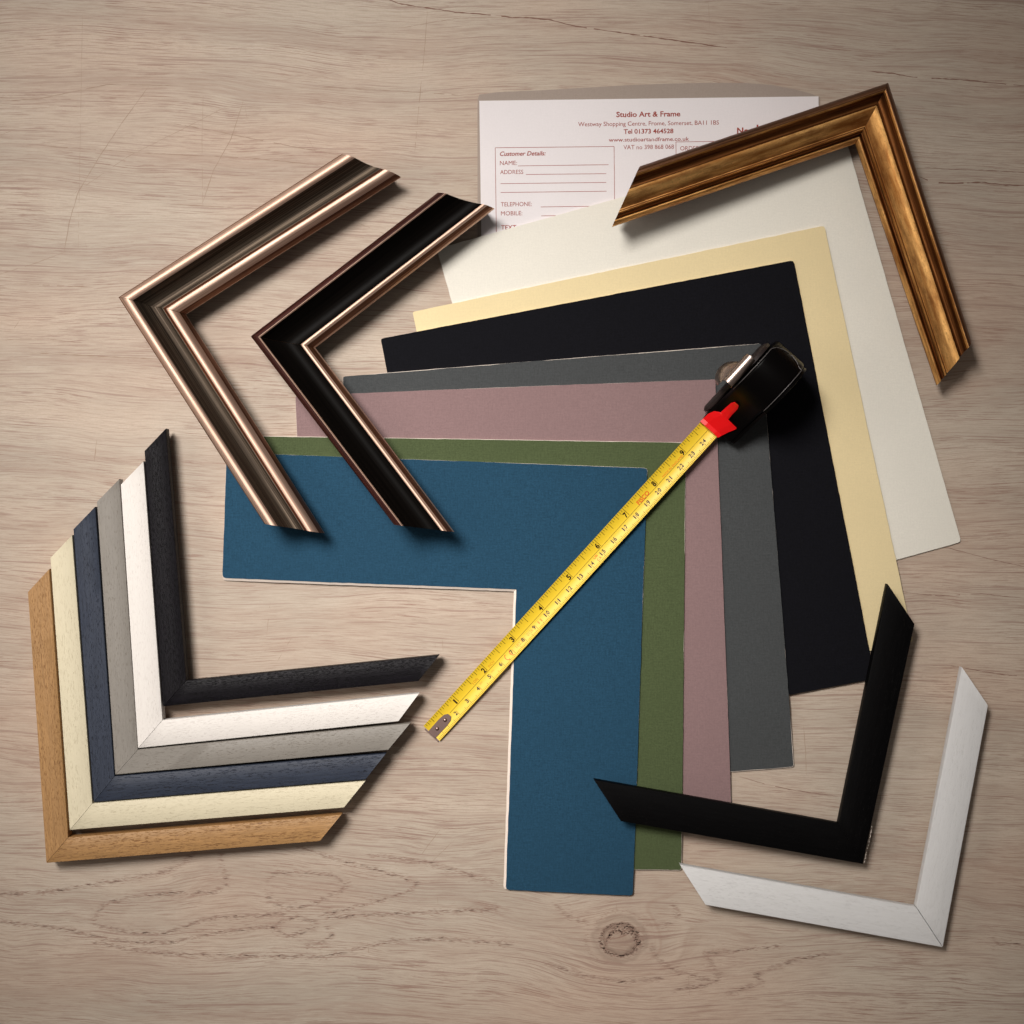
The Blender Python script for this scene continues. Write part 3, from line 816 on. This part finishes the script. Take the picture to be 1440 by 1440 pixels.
# turned down lip
b = len(V)
for z in (.0017, -.0004):
    for wv in (-.0060, .0048):
        for ds in (-.0010, -.0004): q = org+dirw*ds+nrm*wv; V.append((q.x, q.y, max(z, 0.0001)))
F += [(b, b+1, b+3, b+2), (b+4, b+6, b+7, b+5), (b, b+2, b+6, b+4), (b+1, b+5, b+7, b+3), (b, b+4, b+5, b+1), (b+2, b+3, b+7, b+6)]
hook = make('end_hook', V, F, M['steel'], tape)
def dome(c, r, h, n=12, m=4):
    V, F = [], []
    for j in range(m):
        a = math.pi/2*j/m
        for i in range(n): t = 2*math.pi*i/n; V.append((c.x+r*math.cos(a)*math.cos(t), c.y+r*math.cos(a)*math.sin(t), c.z+h*math.sin(a)))
    V.append((c.x, c.y, c.z+h))
    for j in range(m-1):
        for i in range(n): F.append((j*n+i, j*n+(i+1) % n, (j+1)*n+(i+1) % n, (j+1)*n+i))
    for i in range(n): F.append(((m-1)*n+i, (m-1)*n+(i+1) % n, m*n))
    return V, F
for s in (.0045, .0115):
    c = bl(s, -.0006); c.z = zc(0)+.0010+slope*s
    V, F = dome(c, .0012, .0007); make('rivet', V, F, M['steel'], hook, smooth=True)

# case: side profile (along the blade, height) swept across its width
CF = case_floor+.0002
mouth = bl(Ltot-.004, 0)
def cs(a, y, z):
    """case coordinates: a along the blade from the mouth, y to the lower right, z above the boards"""
    p = Vector((mouth.x, mouth.y, 0))+dirw*a-nrm*y; return Vector((p.x, p.y, CF+z))
mz = mouth.z-CF
print('mouth above case floor', mz)
prof_c = [(0, 0), (-.001, .002), (-.001, mz+.003), (.002, mz+.0055), (.008, mz+.010), (.014, mz+.017), (.0185, mz+.026), (.0215, .040), (.026, .047),
          (.033, .0515), (.042, .053), (.050, .0505), (.056, .0445), (.059, .036), (.0600, .027), (.0600, .010), (.058, .002), (.056, 0)]
def smooth_closed(pts, it=2):
    for _ in range(it):
        q = []
        for i in range(len(pts)):
            a, b = pts[i], pts[(i+1) % len(pts)]
            q += [(a[0]*.75+b[0]*.25, a[1]*.75+b[1]*.25), (a[0]*.25+b[0]*.75, a[1]*.25+b[1]*.75)]
        pts = q
    return pts
pc = smooth_closed(prof_c)
cxm, czm = .036, .024
def case_body(y0, y1, rr, mats, name, inset0=0):
    W = (y1-y0)/2; yc = (y0+y1)/2; V, F = [], []
    ys = []
    for i in range(7):
        a = math.pi/2*i/6; ys.append((-W+rr*(1-math.cos(a)), rr*(1-math.sin(a))))
    ys += [(-y, e) for y, e in reversed(ys)]
    n = len(pc)
    for y, e in ys:
        for a, z in pc:
            dx, dz = a-cxm, z-czm; L = math.hypot(dx, dz); f = max(.1, (L-e-inset0)/L)
            V.append(cs(cxm+dx*f, yc+y, max(0, czm+dz*f)))
    for k in range(len(ys)-1):
        for i in range(n): F.append((k*n+i, k*n+(i+1) % n, (k+1)*n+(i+1) % n, (k+1)*n+i))
    F.append(tuple(range(n))); F.append(tuple(range((len(ys)-1)*n, len(ys)*n)))
    o = make(name, V, F, mats, tape, smooth=True); o.data.set_sharp_from_angle(angle=R(50)); return o
case_body(-.0072, .0149, .0022, M['plastic'], 'case')
case_body(-.0112, -.0073, .0028, M['side_plastic'], 'side_cover', .0050)
case_body(.0150, .0170, .0018, M['plastic'], 'side_cover', .0012)
def tube(path, r, n=8):
    V, F = [], []
    for i, p in enumerate(path):
        a = path[max(0, i-1)]; b = path[min(len(path)-1, i+1)]
        t = (b-a).normalized(); u_ = t.cross(Vector((0.3, .2, .9))).normalized(); v_ = t.cross(u_)
        for j in range(n): q = 2*math.pi*j/n; V.append(p+u_*r*math.cos(q)+v_*r*math.sin(q))
    for i in range(len(path)-1):
        for j in range(n): F.append((i*n+j, i*n+(j+1) % n, (i+1)*n+(j+1) % n, (i+1)*n+j))
    F.append(tuple(range(n))); F.append(tuple(range((len(path)-1)*n, len(path)*n)))
    return V, F
# light seam line running over the top, round the back
top_pts = [(a, z) for a, z in pc if z > .036 and a > .02]
top_pts.sort(key=lambda q: q[0])
def seam_path(y, a0, a1):
    return [cs(a, y, z-.0001) for a, z in top_pts if a0 <= a <= a1]
left = seam_path(-.0068, .020, .052); right = seam_path(.0145, .022, .054)
e_l, e_r = left[-1], right[-1]
back = []
for i in range(1, 12):
    t = i/12; y = -.0068+(.0213)*t; a = .0515+.0052*math.sin(math.pi*t)**.7
    zz = min(top_pts, key=lambda q: abs(q[0]-a))[1]
    back.append(cs(a, y, zz+.0002))
V, F = tube(left+back+right[::-1], .00022); make('seam_line', V, F, M['trim'], tape, smooth=True)
# red lock slider: wide plate at the mouth, stem up the front
def slabpoly(pts_ay, z_of, thick, mat, name, parent):
    a = [cs(p[0], p[1], z_of(p[0])+thick) for p in pts_ay]; b = [cs(p[0], p[1], z_of(p[0])-.001) for p in pts_ay]
    n = len(a); V, F = loft(a, b); return make(name, V, F+[tuple(range(n)), tuple(range(2*n-1, n-1, -1))], mat, parent)
front = sorted([(a, z) for a, z in pc if a < .024 and z > mz+.002], key=lambda q: q[0])
def zfront(a):
    for (a0, z0), (a1, z1) in zip(front, front[1:]):
        if a0 <= a <= a1: return z0+(z1-z0)*(a-a0)/max(1e-6, a1-a0)
    return front[0][1] if a < front[0][0] else front[-1][1]
V, F = [], []
rows = [(-.0035, -.0072, .0072), (-.001, -.0070, .0080), (.003, -.0068, .0095), (.006, -.0055, .0110), (.0075, -.0030, .0112), (.0078, -.0022, .0040), (.011, -.0020, .0036), (.0150, -.0018, .0034), (.0165, -.0008, .0024)]
for dz in (.0022, -.0005):
    for a, y0, y1 in rows:
        for j in range(5):
            y = y0+(y1-y0)*j/4; zz = max(mz+.0022, zfront(a)) if a < .004 else zfront(a)
            V.append(cs(a, y, zz+dz-(.0006 if j in (0, 4) and dz > 0 else 0)))
nn = len(rows)*5
for k in range(len(rows)-1):
    for j in range(4):
        a = k*5+j; F += [(a, a+1, a+6, a+5), (nn+a, nn+a+5, nn+a+6, nn+a+1)]
    for j in (0, 4):
        a = k*5+j; F.append((a, a+5, nn+a+5, nn+a))
for j in range(4):
    F.append((j, j+1, nn+j+1, nn+j)); a = nn-5+j; F.append((a, a+1, nn+a+1, nn+a))
make('lock_slider', V, F, M['red'], tape)
# belt clip: folded sheet over the left shoulder and a rounded tongue behind it
V, F = [], []
sec = []
for i in range(13):
    a = R(-10)+R(200)*i/12; sec.append((-.0118-.0034*math.cos(a), .0460+.0034*math.sin(a)))
sec = [(-.0152, .037)]+sec+[(-.0084, .040)]
sec = [(y, z) for y, z in sec]
for inner in (0, 1):
    for a in (.0195, .0395):
        for i, (y, z) in enumerate(sec):
            cy_, cz_ = -.0118, .0460; dy, dz = y-cy_, z-cz_; L = math.hypot(dy, dz) or 1; k = (L-.0007*inner)/L
            V.append(cs(a, cy_+dy*k, cz_+dz*k))
n = len(sec)
for i in range(n-1):
    F += [(i, i+1, n+i+1, n+i), (2*n+i, 3*n+i, 3*n+i+1, 2*n+i+1), (i, 2*n+i, 2*n+i+1, i+1), (n+i, n+i+1, 3*n+i+1, 3*n+i)]
for i in (0, n-1): F.append((i, n+i, 3*n+i, 2*n+i))
make('belt_clip', V, F, M['chrome'], tape, smooth=True).data.set_sharp_from_angle(angle=R(40))
V, F = [], []
N = 20
for dz in (.0008, 0):
    for i in range(N+1):
        t = i/N; a = .0165+.0185*t; w_ = .0062*math.sin(math.pi*min(1, t*1.02))**.55
        for y in (0, .5, 1): V.append(cs(a, -.0148-w_*y, .039+dz-.010*y*y))
n = len(V)//2
for i in range(N):
    for j in (0, 1):
        q = 3*i+j; F += [(q, q+1, q+4, q+3), (n+q, n+q+3, n+q+4, n+q+1)]
    q = 3*i; F += [(q, q+3, n+q+3, n+q), (q+2, n+q+2, n+q+5, q+5)]
make('clip_tongue', V, F, M['chrome'], tape, smooth=True).data.set_sharp_from_angle(angle=R(40))
